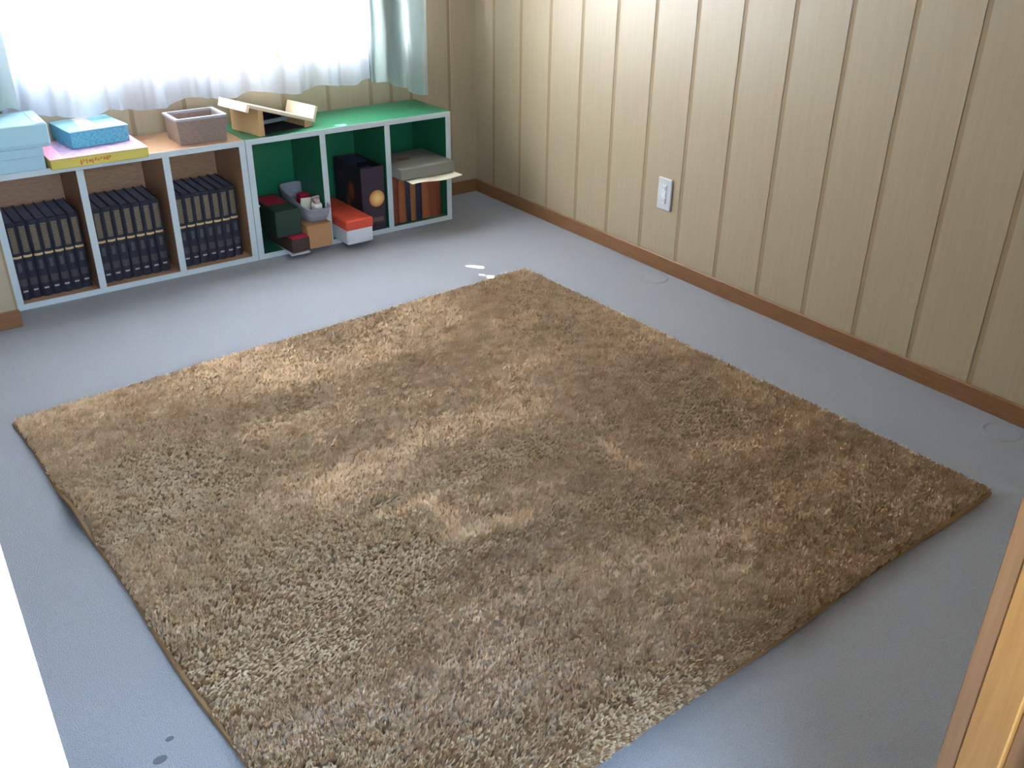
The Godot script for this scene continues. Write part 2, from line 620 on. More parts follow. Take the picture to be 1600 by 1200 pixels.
func make_rug() -> void:
	var A := Vector2(-2.290, 1.118)
	var B := Vector2(-0.458, 1.002)
	var C := Vector2(-0.398, 2.852)
	var D := Vector2(-2.190, 2.925)
	var rug := thing("rug", "square brown shaggy rug with brushed pile on grey carpet", "rug")
	var at := func(u: float, v: float) -> Vector2:
		return A.lerp(B, u).lerp(D.lerp(C, u), v)
	# height of the top of the backing: it lies flat but for a rucked spot on the left edge
	var lift := func(p: Vector2) -> float:
		var d := Vector2((p.x + 2.245) / 0.07, (p.y - 1.66) / 0.085)
		return 0.030 * exp(-d.length_squared())
	var st := begin()
	var n := 60
	var wave := func(u: float, v: float) -> Vector2:
		var p: Vector2 = at.call(u, v)
		p.x += 0.004 * sin(v * 17.0 + u * 3.0) * (1.0 if u < 0.01 or u > 0.99 else 0.0)
		p.y += 0.004 * sin(u * 15.0) * (1.0 if v < 0.01 or v > 0.99 else 0.0)
		return p
	for i in n:
		for k in n:
			var q := []
			for e in [[0, 0], [1, 0], [1, 1], [0, 1]]:
				var p: Vector2 = wave.call(float(i + e[0]) / n, float(k + e[1]) / n)
				q.append(Vector3(p.x, 0.008 + lift.call(p), p.y))
			quad(st, q[0], q[1], q[2], q[3], Vector3.UP)
	commit(st, "backing", M.rug_backing, rug)
	# the bound edge all round
	st = begin()
	for side in 4:
		for i in 120:
			var e0 := float(i) / 120
			var e1 := float(i + 1) / 120
			var uv := func(e: float) -> Vector2:
				return [Vector2(e, 0), Vector2(1, e), Vector2(1 - e, 1), Vector2(0, 1 - e)][side]
			var c0: Vector2 = uv.call(e0)
			var c1: Vector2 = uv.call(e1)
			var p0: Vector2 = wave.call(c0.x, c0.y)
			var p1: Vector2 = wave.call(c1.x, c1.y)
			var dirn := (p1 - p0).normalized()
			var o2 := Vector2(dirn.y, -dirn.x)
			var prof := [[-0.004, 0.0105], [0.003, 0.0095], [0.0055, 0.005], [0.003, 0.0]]
			for s in prof.size() - 1:
				var h0: float = lift.call(p0)
				var h1: float = lift.call(p1)
				var w := func(p: Vector2, h: float, r: Array) -> Vector3:
					return Vector3(p.x + o2.x * r[0], r[1] + h, p.y + o2.y * r[0])
				quad(st, w.call(p0, h0, prof[s]), w.call(p1, h1, prof[s]), w.call(p1, h1, prof[s + 1]), w.call(p0, h0, prof[s + 1]), Vector3(o2.x, 0.5, o2.y))
	commit(st, "bound_edge", M.rug_binding, rug)

	# the pile: tufts of tapered yarn, brushed this way and that
	var tuft := SurfaceTool.new()
	tuft.begin(Mesh.PRIMITIVE_TRIANGLES)
	var rng := RandomNumberGenerator.new()
	rng.seed = 12
	for b in 8:
		var ang := TAU * b / 8.0 + rng.randf() * 0.5
		var r0 := rng.randf_range(0.0, 0.0028)
		var foot := Vector3(cos(ang) * r0, 0, sin(ang) * r0)
		var tip := Vector3(cos(ang) * rng.randf_range(0.002, 0.0065), rng.randf_range(0.013, 0.019), sin(ang) * rng.randf_range(0.002, 0.0065))
		var mid := foot.lerp(tip, 0.6) + Vector3(0, 0.0015, 0)
		var side := Vector3(-sin(ang), 0, cos(ang)).rotated(Vector3.UP, rng.randf_range(-0.7, 0.7)) * 0.0019
		var nn := side.cross(tip - foot).normalized()
		if nn.y < 0:
			nn = -nn
		tuft.set_normal((nn * 0.35 + Vector3.UP).normalized())
		for v in [foot - side, mid + side, foot + side, foot - side, mid - side, mid + side, mid - side, tip, mid + side]:
			tuft.add_vertex(v)
	var tm := tuft.commit()
	tm.surface_set_material(0, M.rug_pile)

	var low := FastNoiseLite.new()
	low.seed = 21
	low.frequency = 2.1
	low.fractal_octaves = 3
	var dir := FastNoiseLite.new()
	dir.seed = 33
	dir.frequency = 1.7
	dir.fractal_octaves = 3
	var fine := FastNoiseLite.new()
	fine.seed = 5
	fine.frequency = 26.0
	fine.fractal_octaves = 2
	var streak := FastNoiseLite.new()
	streak.seed = 15
	streak.frequency = 60.0
	streak.fractal_octaves = 2
	# patches the photograph shows brushed towards (+) or away from (-) the window: x, z, radii, amount
	var patches := [[-2.076, 1.70, 0.16, 0.22, -0.9], [-2.06, 2.34, 0.24, 0.12, -1.0], [-1.33, 2.06, 0.30, 0.07, -0.8], [-0.70, 2.16, 0.10, 0.16, -0.8], [-1.02, 2.44, 0.18, 0.10, -0.7], [-0.50, 1.36, 0.20, 0.12, -0.5], [-1.36, 2.89, 0.40, 0.07, -0.9], [-1.73, 2.24, 0.22, 0.10, -0.6], [-0.78, 1.87, 0.2, 0.1, -0.4],
		[-1.33, 1.31, 0.35, 0.08, 0.7], [-0.85, 1.38, 0.25, 0.06, 0.7], [-0.50, 1.96, 0.06, 0.22, 0.9], [-0.50, 2.30, 0.10, 0.18, 0.6], [-0.78, 2.43, 0.15, 0.10, 0.5], [-1.447, 2.60, 0.4, 0.09, 0.6], [-2.12, 2.56, 0.16, 0.07, 0.8], [-1.20, 1.63, 0.25, 0.06, 0.5], [-2.144, 1.20, 0.2, 0.08, 0.3], [-1.62, 1.9, 0.25, 0.08, 0.6]]
	# creases where the pile has been pressed over: a, b, width, amount
	var creases := [[Vector2(-1.690, 2.085), Vector2(-1.425, 2.085), 0.020, 1.7], [Vector2(-1.690, 2.050), Vector2(-1.425, 2.052), 0.018, -1.8], [Vector2(-1.560, 2.06), Vector2(-1.562, 2.25), 0.024, 1.3], [Vector2(-1.600, 2.245), Vector2(-1.425, 2.288), 0.026, 1.8], [Vector2(-1.045, 2.13), Vector2(-1.065, 2.27), 0.018, 1.4], [Vector2(-1.085, 2.12), Vector2(-1.105, 2.25), 0.02, -1.4]]
	var base := [Color8(220, 190, 150).srgb_to_linear(), Color8(242, 219, 185).srgb_to_linear()]
	var where := []
	var tint := []
	var step := 0.0055
	var nu := int(1.84 / step)
	var nv := int(1.85 / step)
	for i in nu:
		for k in nv:
			var u := (i + rng.randf()) / nu
			var v := (k + rng.randf()) / nv
			var p: Vector2 = at.call(u, v)
			var s := low.get_noise_2d(p.x * 0.6, p.y * 1.7) * 1.1
			for q in patches:
				var d := Vector2((p.x - q[0]) / q[2], (p.y - q[1]) / q[3])
				var l := d.length_squared()
				if l < 5.0:
					s += q[4] * exp(-l)
			for c in creases:
				var ab: Vector2 = c[1] - c[0]
				var f := clampf((p - c[0]).dot(ab) / ab.length_squared(), 0.0, 1.0)
				var l2: float = (p - (c[0] + ab * f)).length() / c[2]
				if l2 < 1.6:
					s += c[3] * exp(-l2 * l2 * l2)
			s += fine.get_noise_2d(p.x, p.y * 1.8) * 0.45 + streak.get_noise_2d(p.x * 0.35, p.y) * 0.5
			s = clampf(s, -1.3, 1.3)
			var side := 0.45 + dir.get_noise_2d(p.x, p.y) * 0.9 + rng.randf_range(-0.25, 0.25)
			# yarns gather into locks, which lean together
			var cell := Vector2(floorf(p.x / 0.012 + 0.5 * fmod(floorf(p.y / 0.0072), 2.0)), floorf(p.y / 0.0072))
			var hsh := absf(fmod(sin(cell.x * 12.9898 + cell.y * 78.233) * 43758.5453, 1.0))
			var hsh2 := absf(fmod(sin(cell.x * 39.346 + cell.y * 11.135) * 24634.6345, 1.0))
			var mid := Vector2((cell.x + 0.2 + 0.6 * hsh - 0.5 * fmod(cell.y, 2.0)) * 0.012, (cell.y + 0.2 + 0.6 * hsh2) * 0.0072)
			var pull := (mid - p) * 55.0
			side += (hsh - 0.5) * 0.5 + pull.x
			s += (hsh2 - 0.5) * 0.5
			var lean := Vector3(side * 0.9, 1.0, -s * 0.85 + pull.y + rng.randf_range(-0.15, 0.15)).normalized()
			# yarn at the rim stands out over the edge
			var edge := minf(minf(u, 1.0 - u), minf(v, 1.0 - v))
			var yaxis := lean
			var xaxis := Vector3(1, 0, 0).rotated(Vector3.UP, rng.randf() * TAU)
			xaxis = (xaxis - yaxis * xaxis.dot(yaxis)).normalized()
			var zaxis := xaxis.cross(yaxis)
			var sc := rng.randf_range(0.95, 1.25) * (0.9 + 0.3 * hsh) * (0.75 if edge < 0.005 else 1.0)
			where.append(Transform3D(Basis(xaxis, yaxis, zaxis).scaled(Vector3.ONE * sc), Vector3(p.x, 0.0075 + lift.call(p), p.y)))
			var t := clampf(0.5 + 0.9 * fine.get_noise_2d(p.x * 0.5 + 40.0, p.y * 0.7) + rng.randf_range(-0.25, 0.25), 0.0, 1.0)
			tint.append(base[0].lerp(base[1], t))
	var mm := MultiMesh.new()
	mm.transform_format = MultiMesh.TRANSFORM_3D
	mm.use_colors = true
	mm.mesh = tm
	mm.instance_count = where.size()
	for i in where.size():
		mm.set_instance_transform(i, where[i])
		mm.set_instance_color(i, tint[i])
	var pile := MultiMeshInstance3D.new()
	pile.name = "pile"
	pile.multimesh = mm
	pile.set_meta("kind", "stuff")
	rug.add_child(pile)


# ------------------------------------------------------------------ shelves

const S_MID := -1.2395
const S_R := -0.336
const S_L := -2.117
const S_H := 0.471
const S_F := 0.303
const S_B := 0.016
const VT := 0.024
const HT := 0.021


func board(parent: Node3D, called: String, lo: Vector3, hi: Vector3, m: String) -> MeshInstance3D:
	# a board whose front edge carries a white band, 2 mm thick
	var b := slab(called, lo, Vector3(hi.x, hi.y, hi.z - 0.0022), m, parent, 0.0006)
	var e := slab("edge_band", Vector3(lo.x, lo.y, hi.z - 0.0022), hi, "edge_white", b, 0.0009)
	e.set_meta("label", "white edge band")
	return b


func shelf_unit(x0: float, x1: float, dividers: Array, inside: String, top: String, label: String) -> void:
	var o := thing("shelf_unit", label, "shelf", Vector3(x0, 0, S_B))
	var w := x1 - x0
	var d := S_F - S_B
	board(o, "top_board", Vector3(0, S_H - HT, 0), Vector3(w, S_H, d), top)
	board(o, "bottom_board", Vector3(0, 0, 0), Vector3(w, HT, d), inside)
	board(o, "side_panel", Vector3(0, HT, 0), Vector3(VT, S_H - HT, d), inside)
	board(o, "side_panel", Vector3(w - VT, HT, 0), Vector3(w, S_H - HT, d), inside)
	for x in dividers:
		board(o, "divider", Vector3(x - x0 - VT / 2, HT, 0.006), Vector3(x - x0 + VT / 2, S_H - HT, d), inside)
	slab("back_panel", Vector3(VT, HT, 0.001), Vector3(w - VT, S_H - HT, 0.006), inside, o, 0.0)
	if inside == "green_board":
		slab("peg", Vector3(VT, 0.208, d - 0.018), Vector3(VT + 0.008, 0.216, d - 0.006), "edge_white", o, 0.002)


func make_shelves() -> void:
	shelf_unit(S_L, S_MID - 0.0008, [-1.8275, -1.536], "brown_board", "brown_board", "low brown three-compartment shelf holding black encyclopedias")
	shelf_unit(S_MID + 0.0008, S_R, [-0.927, -0.6405], "green_board", "green_board", "low green three-compartment shelf with white front edges beside the corner")


func book_meshes(w: float, h: float, d: float) -> Array:
	# origin at the middle of the spine's foot; spine towards +z, book runs to -z
	var t := 0.0028
	var cover := begin()
	box(cover, Vector3(-w / 2, 0, -d), Vector3(-w / 2 + t, h, -0.004), 0.0008)
	box(cover, Vector3(w / 2 - t, 0, -d), Vector3(w / 2, h, -0.004), 0.0008)
	var pages := begin()
	box(pages, Vector3(-w / 2 + t, 0.004, -d + 0.005), Vector3(w / 2 - t, h - 0.004, -0.003), 0.0005)
	var sp := SurfaceTool.new()
	sp.begin(Mesh.PRIMITIVE_TRIANGLES)
	var seg := 8
	var ring := []
	for i in seg + 1:
		var u := float(i) / seg
		var a := lerpf(-1.0, 1.0, u)
		ring.append([u, Vector3(a * w / 2, 0, 0.004 - 0.007 * a * a), Vector3(a * 0.75, 0, 1).normalized()])
	for i in seg:
		var q := []
		for r in [ring[i], ring[i + 1]]:
			q.append([Vector2(r[0], 1), r[1], r[2]])
			q.append([Vector2(r[0], 0), r[1] + Vector3(0, h, 0), r[2]])
		for n in [0, 1, 3, 0, 3, 2]:
			sp.set_uv(q[n][0])
			sp.set_normal(q[n][2])
			sp.add_vertex(q[n][1])
		# closes the spine's head and foot
		for yy in [0.0, h]:
			var p0: Vector3 = ring[i][1] + Vector3(0, yy, 0)
			var p1: Vector3 = ring[i + 1][1] + Vector3(0, yy, 0)
			var c := Vector3(0, yy, -0.004)
			var tri3 := [p0, p1, c] if yy > 0 else [p1, p0, c]
			for v in tri3:
				sp.set_uv(Vector2(0.02, 0.01))
				sp.set_normal(Vector3(0, 1 if yy > 0 else -1, 0))
				sp.add_vertex(v)
	return [cover, pages, sp]


func make_book(called: String, w: float, h: float, d: float, spine: String, cov: String, pag: String, label: String, group: String) -> Node3D:
	var o := thing(called, label, "book", Vector3.ZERO, 0.0, group)
	var m := book_meshes(w, h, d)
	commit(m[0], "cover", M[cov], o)
	commit(m[1], "page_block", M[pag], o)
	var s := MeshInstance3D.new()
	s.name = "spine"
	s.mesh = m[2].commit()
	s.mesh.surface_set_material(0, M[spine])
	o.add_child(s, true)
	return o


func make_encyclopedias() -> void:
	var rng := RandomNumberGenerator.new()
	rng.seed = 9
	var rows := [
		[S_L + VT + 0.002, 0.0341, "beneath the pale blue boxes"],
		[-1.8155 + 0.003, 0.0346, "beneath the yellow box"],
		[-1.524 + 0.003, 0.0341, "beneath the dark wooden box"],
	]
	var nth := ["seventh", "sixth", "fifth", "fourth", "third", "second", "first"]
	var proto: Node3D = null
	for r in rows:
		for i in 7:
			var o: Node3D
			if proto == null:
				proto = make_book("encyclopedia", 0.0338, 0.276, 0.205, "gilt_spine", "book_black", "book_pages", "", "")
				o = proto
			else:
				o = proto.duplicate()
				o.name = numbered("encyclopedia")
				add_child(o)
			o.set_meta("label", "%s gilt-spined black encyclopedia from the gap ending the row %s" % [nth[i], r[2]])
			o.set_meta("group", "encyclopedias " + r[2])
			var back := 0.006 if i == 6 and r[1] > 0.0 else 0.0
			o.position = Vector3(r[0] + r[1] * (i + 0.5), HT, 0.262 - back + rng.randf_range(-0.0015, 0.0015))


# ------------------------------------------------------------------ on top of the shelves

func print_on(called: String, size: Vector2, at: Vector3, n: Vector3, m: Material, parent: Node) -> MeshInstance3D:
	# flat print: a sheet 0.4 mm thick facing n, with its own picture
	var st := SurfaceTool.new()
	st.begin(Mesh.PRIMITIVE_TRIANGLES)
	var right := Vector3.UP.cross(n).normalized() if absf(n.y) < 0.9 else Vector3.RIGHT
	var up := n.cross(right).normalized()
	var c := at + n * 0.0006
	var q := [c - right * size.x / 2 - up * size.y / 2, c - right * size.x / 2 + up * size.y / 2, c + right * size.x / 2 + up * size.y / 2, c + right * size.x / 2 - up * size.y / 2]
	var uv := [Vector2(0, 1), Vector2(0, 0), Vector2(1, 0), Vector2(1, 1)]
	for k in [0, 1, 2, 0, 2, 3]:
		st.set_uv(uv[k])
		st.set_normal(n)
		st.add_vertex(q[k])
	var o := MeshInstance3D.new()
	o.name = called
	o.mesh = st.commit()
	o.mesh.surface_set_material(0, m)
	parent.add_child(o, true)
	return o


func picture(w: int, h: int, paint: Callable, called: String, rough := 0.55) -> StandardMaterial3D:
	var im := Image.create(w, h, false, Image.FORMAT_RGB8)
	for y in h:
		for x in w:
			im.set_pixel(x, y, paint.call(x, y))
	var m := mat(called, Color.WHITE, rough, 0.4)
	m.albedo_texture = ImageTexture.create_from_image(im)
	return m


func lidded(o: Node3D, w: float, d: float, h: float, lid: float, body_m: String, lid_m: String) -> void:
	# a shallow box whose lid fits over it; origin at the middle of the base
	slab("body", Vector3(-w / 2 + 0.002, 0, -d / 2 + 0.002), Vector3(w / 2 - 0.002, h - 0.003, d / 2 - 0.002), body_m, o, 0.003)
	slab("lid", Vector3(-w / 2, h - lid, -d / 2), Vector3(w / 2, h, d / 2), lid_m, o, 0.003)


func make_things_on_top() -> void:
	var y := S_H
	# two pale blue boxes, one on the other
	var o := thing("storage_box", "pale blue box lying under another, beside the yellow box", "box", Vector3(-2.028, y, 0.202), 0.0)
	lidded(o, 0.205, 0.218, 0.073, 0.03, "pale_blue_body", "pale_blue_body")
	o = thing("storage_box", "pale blue lidded box on top of another blue box", "box", Vector3(-2.008, y + 0.0735, 0.202), -1.5)
	lidded(o, 0.225, 0.218, 0.075, 0.066, "pale_blue_body", "pale_blue_card")
	slab("flap", Vector3(0.078, 0.075, -0.106), Vector3(0.108, 0.0766, 0.106), "pale_blue_card", o, 0.0007)
	# yellow-sided flat box with a pink printed lid
	o = thing("flat_box", "yellow-sided flat box with pink printed lid under the teal box", "box", Vector3(-1.7595, y, 0.214))
	slab("body", Vector3(-0.1595, 0, -0.128), Vector3(0.1595, 0.0335, 0.128), "yellow_card", o, 0.002)
	slab("lid_sheet", Vector3(-0.1595, 0.0335, -0.128), Vector3(0.1595, 0.0345, 0.128), "pink_card", o, 0.0004)
	var n := FastNoiseLite.new()
	n.seed = 8
	n.frequency = 0.05
	var lidpic := picture(128, 96, func(x: int, yy: int) -> Color:
		var t := clampf(0.5 + n.get_noise_2d(x * 1.0, yy * 3.0), 0.0, 1.0)
		var c := Color8(150, 124, 160).lerp(Color8(190, 164, 190), t)
		if x > 50 and x < 62 and yy > 86:
			c = Color8(220, 214, 170)
		return c, "lid_picture")
	print_on("lid_picture", Vector2(0.232, 0.215), Vector3(0.004, 0.0345, -0.008), Vector3.UP, lidpic, o)
	var rng := RandomNumberGenerator.new()
	rng.seed = 31
	var strokes := []
	for k in 11:
		strokes.append([34 + k * 5, rng.randi_range(2, 4), rng.randi_range(4, 9), rng.randi_range(3, 6)])
	var word := picture(140, 16, func(x: int, yy: int) -> Color:
		var c := Color8(208, 194, 96)
		for s in strokes:
			if x >= s[0] and x < s[0] + s[1] and yy >= s[3] and yy < s[3] + s[2]:
				c = Color8(196, 116, 58)
			if x >= s[0] and x < s[0] + 5 and absi(yy - s[3] - s[2] / 2) < 1:
				c = Color8(200, 124, 60)
		return c, "yellow_word")
	print_on("red_lettering", Vector2(0.26, 0.028), Vector3(0.0, 0.0165, 0.128), Vector3.BACK, word, o)
	# teal patterned box
	o = thing("patterned_box", "teal patterned box with pale striped lid on the yellow box", "box", Vector3(-1.733, y + 0.0352, 0.130), 6.0)
	var tn := FastNoiseLite.new()
	tn.seed = 14
	tn.frequency = 0.09
	var teal := picture(160, 64, func(x: int, yy: int) -> Color:
		var t := tn.get_noise_2d(x * 1.0 + yy * 0.8, yy * 2.2)
		var c := Color8(72, 156, 182).lerp(Color8(118, 194, 212), clampf(0.5 + t, 0, 1))
		if t > 0.42:
			c = Color8(150, 190, 205)
		elif t < -0.42:
			c = Color8(44, 116, 144)
		return c, "teal_pattern")
	var tl := picture(96, 96, func(x: int, yy: int) -> Color:
		var c := Color8(146, 198, 210)
		var s := x - 30 + (yy - 48) * 0.12
		if s > 0 and s < 18:
			c = Color8(232, 226, 214)
		elif s >= 18 and s < 24:
			c = Color8(222, 206, 204)
		return c.lightened(0.05 * tn.get_noise_2d(x * 2.0, yy * 2.0)), "teal_lid")
	mat("teal_side", Color8(92, 168, 192), 0.55)
	mat("teal_top", Color8(146, 198, 210), 0.45)
	slab("body", Vector3(-0.099, 0, -0.1), Vector3(0.099, 0.053, 0.1), "teal_side", o, 0.0015)
	slab("lid", Vector3(-0.101, 0.053, -0.102), Vector3(0.101, 0.057, 0.102), "teal_top", o, 0.0012)
	print_on("pattern", Vector2(0.195, 0.050), Vector3(0, 0.0265, 0.1), Vector3.BACK, teal, o)
	print_on("pattern", Vector2(0.195, 0.050), Vector3(-0.099, 0.0265, 0), Vector3.LEFT, teal, o)
	print_on("lid_print", Vector2(0.196, 0.198), Vector3(0, 0.057, 0), Vector3.UP, tl, o)
	# open wooden box, a little wider at the mouth
	o = thing("wooden_box", "small open dark wooden box with grey rim standing on the brown shelf", "box", Vector3(-1.374, y, 0.188))
	var st := begin()
	var fl := 0.006
	var hw := 0.086
	var hd := 0.066
	var hh := 0.090
	var t := 0.007
	var ring := func(a: float, b: float, yy: float) -> Array:
		return [Vector3(-a, yy, b), Vector3(a, yy, b), Vector3(a, yy, -b), Vector3(-a, yy, -b)]
	var r0: Array = ring.call(hw, hd, 0.0)
	var r1: Array = ring.call(hw + fl, hd + fl, hh)
	var r2: Array = ring.call(hw + fl - t, hd + fl - t, hh)
	var r3: Array = ring.call(hw - t, hd - t, 0.008)
	for k in 4:
		var q := (k + 1) % 4
		var out: Vector3 = ((r0[k] + r0[q]) * Vector3(1, 0, 1)).normalized()
		quad(st, r0[k], r0[q], r1[q], r1[k], out)
		quad(st, r2[k], r2[q], r3[q], r3[k], -out)
	quad(st, r0[0], r0[1], r0[2], r0[3], Vector3.DOWN)
	quad(st, r3[0], r3[1], r3[2], r3[3], Vector3.UP)
	commit(st, "body", M.dark_wood, o)
	st = begin()
	var g0: Array = ring.call(hw + fl + 0.003, hd + fl + 0.003, hh + 0.004)
	var g1: Array = ring.call(hw + fl - t - 0.002, hd + fl - t - 0.002, hh + 0.004)
	var g2: Array = ring.call(hw + fl + 0.003, hd + fl + 0.003, hh - 0.004)
	var g3: Array = ring.call(hw + fl - t - 0.002, hd + fl - t - 0.002, hh - 0.004)
	for k in 4:
		var q := (k + 1) % 4
		var out: Vector3 = ((r0[k] + r0[q]) * Vector3(1, 0, 1)).normalized()
		quad(st, g0[k], g0[q], g1[q], g1[k], Vector3.UP)
		quad(st, g2[k], g2[q], g0[q], g0[k], out)
		quad(st, g1[k], g1[q], g3[q], g3[k], -out)
		quad(st, g2[k], g2[q], g3[q], g3[k], Vector3.DOWN)
	commit(st, "rim", M.rim_grey, o)
	make_bookrest(y)


func make_bookrest(y: float) -> void:
	# a sloping wooden book rest: tall panel on the left, low block on the right, a ledge that stands up at the low end
	var o := thing("book_rest", "sloping pale wooden book rest with raised ledge between shelf tops", "book rest", Vector3(-1.168, y, 0.284), 13.0)
	var len := 0.262
	var hl := 0.098
	var hr := 0.016
	var slope := atan2(hl - hr, len - 0.02)
	# side panel with sloping top
	var st := begin()
	var w := 0.020
	var d := 0.185
	for s in [[0.0, w, hl], [len - 0.055, len - 0.02, 0.030]]:
		var x0: float = s[0]
		var x1: float = s[1]
		var top := func(x: float) -> float: return hl - tan(slope) * x
		var a := [Vector3(x0, 0, 0), Vector3(x1, 0, 0), Vector3(x1, top.call(x1), 0), Vector3(x0, top.call(x0), 0)]
		var back := Vector3(0, 0, -d)
		st = begin()
		quad(st, a[0], a[1], a[2], a[3], Vector3.BACK)
		quad(st, a[0] + back, a[1] + back, a[2] + back, a[3] + back, Vector3.FORWARD)
		quad(st, a[0], a[3], a[3] + back, a[0] + back, Vector3.LEFT)
		quad(st, a[1], a[2], a[2] + back, a[1] + back, Vector3.RIGHT)
		quad(st, a[2], a[3], a[3] + back, a[2] + back, Vector3.UP)
		quad(st, a[0], a[1], a[1] + back, a[0] + back, Vector3.DOWN)
		commit(st, "side_panel" if x0 == 0.0 else "end_block", M.tan_wood, o)
	slab("rail", Vector3(w, 0.034, -0.042), Vector3(0.150, 0.048, -0.030), "grey_slat", o, 0.001)
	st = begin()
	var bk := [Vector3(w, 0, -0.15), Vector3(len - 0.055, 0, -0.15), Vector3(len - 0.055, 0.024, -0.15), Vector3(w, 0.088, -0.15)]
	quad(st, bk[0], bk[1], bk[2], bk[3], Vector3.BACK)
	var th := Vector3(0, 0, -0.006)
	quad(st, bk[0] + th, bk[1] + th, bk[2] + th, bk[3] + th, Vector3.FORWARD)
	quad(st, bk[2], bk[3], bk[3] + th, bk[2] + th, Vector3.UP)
	commit(st, "dark_backing", M.black_card, o)  # near-black sheet that makes the hollow under the slope dark
	slab("dark_base", Vector3(w, 0, -0.15), Vector3(len - 0.055, 0.004, -0.004), "black_card", o, 0.001)  # black sheet darkening the bottom of the hollow
	# the sloping board and its two ledges share one tilt
	var xf := Transform3D(Basis(Vector3(0, 0, 1), -slope), Vector3(0, hl, 0))
	var b := slab("sloping_board", Vector3(-0.040, 0.0, -0.175), Vector3(len - 0.006, 0.014, 0.004), "pale_wood", o, 0.002, xf)
	slab("ledge", Vector3(len - 0.006, 0.0, -0.175), Vector3(len + 0.008, 0.062, 0.004), "pale_wood", b, 0.002, xf)
	slab("ledge", Vector3(-0.054, -0.018, -0.175), Vector3(-0.040, 0.014, 0.004), "pale_wood", b, 0.002, xf)


# ------------------------------------------------------------------ green shelf, first compartment

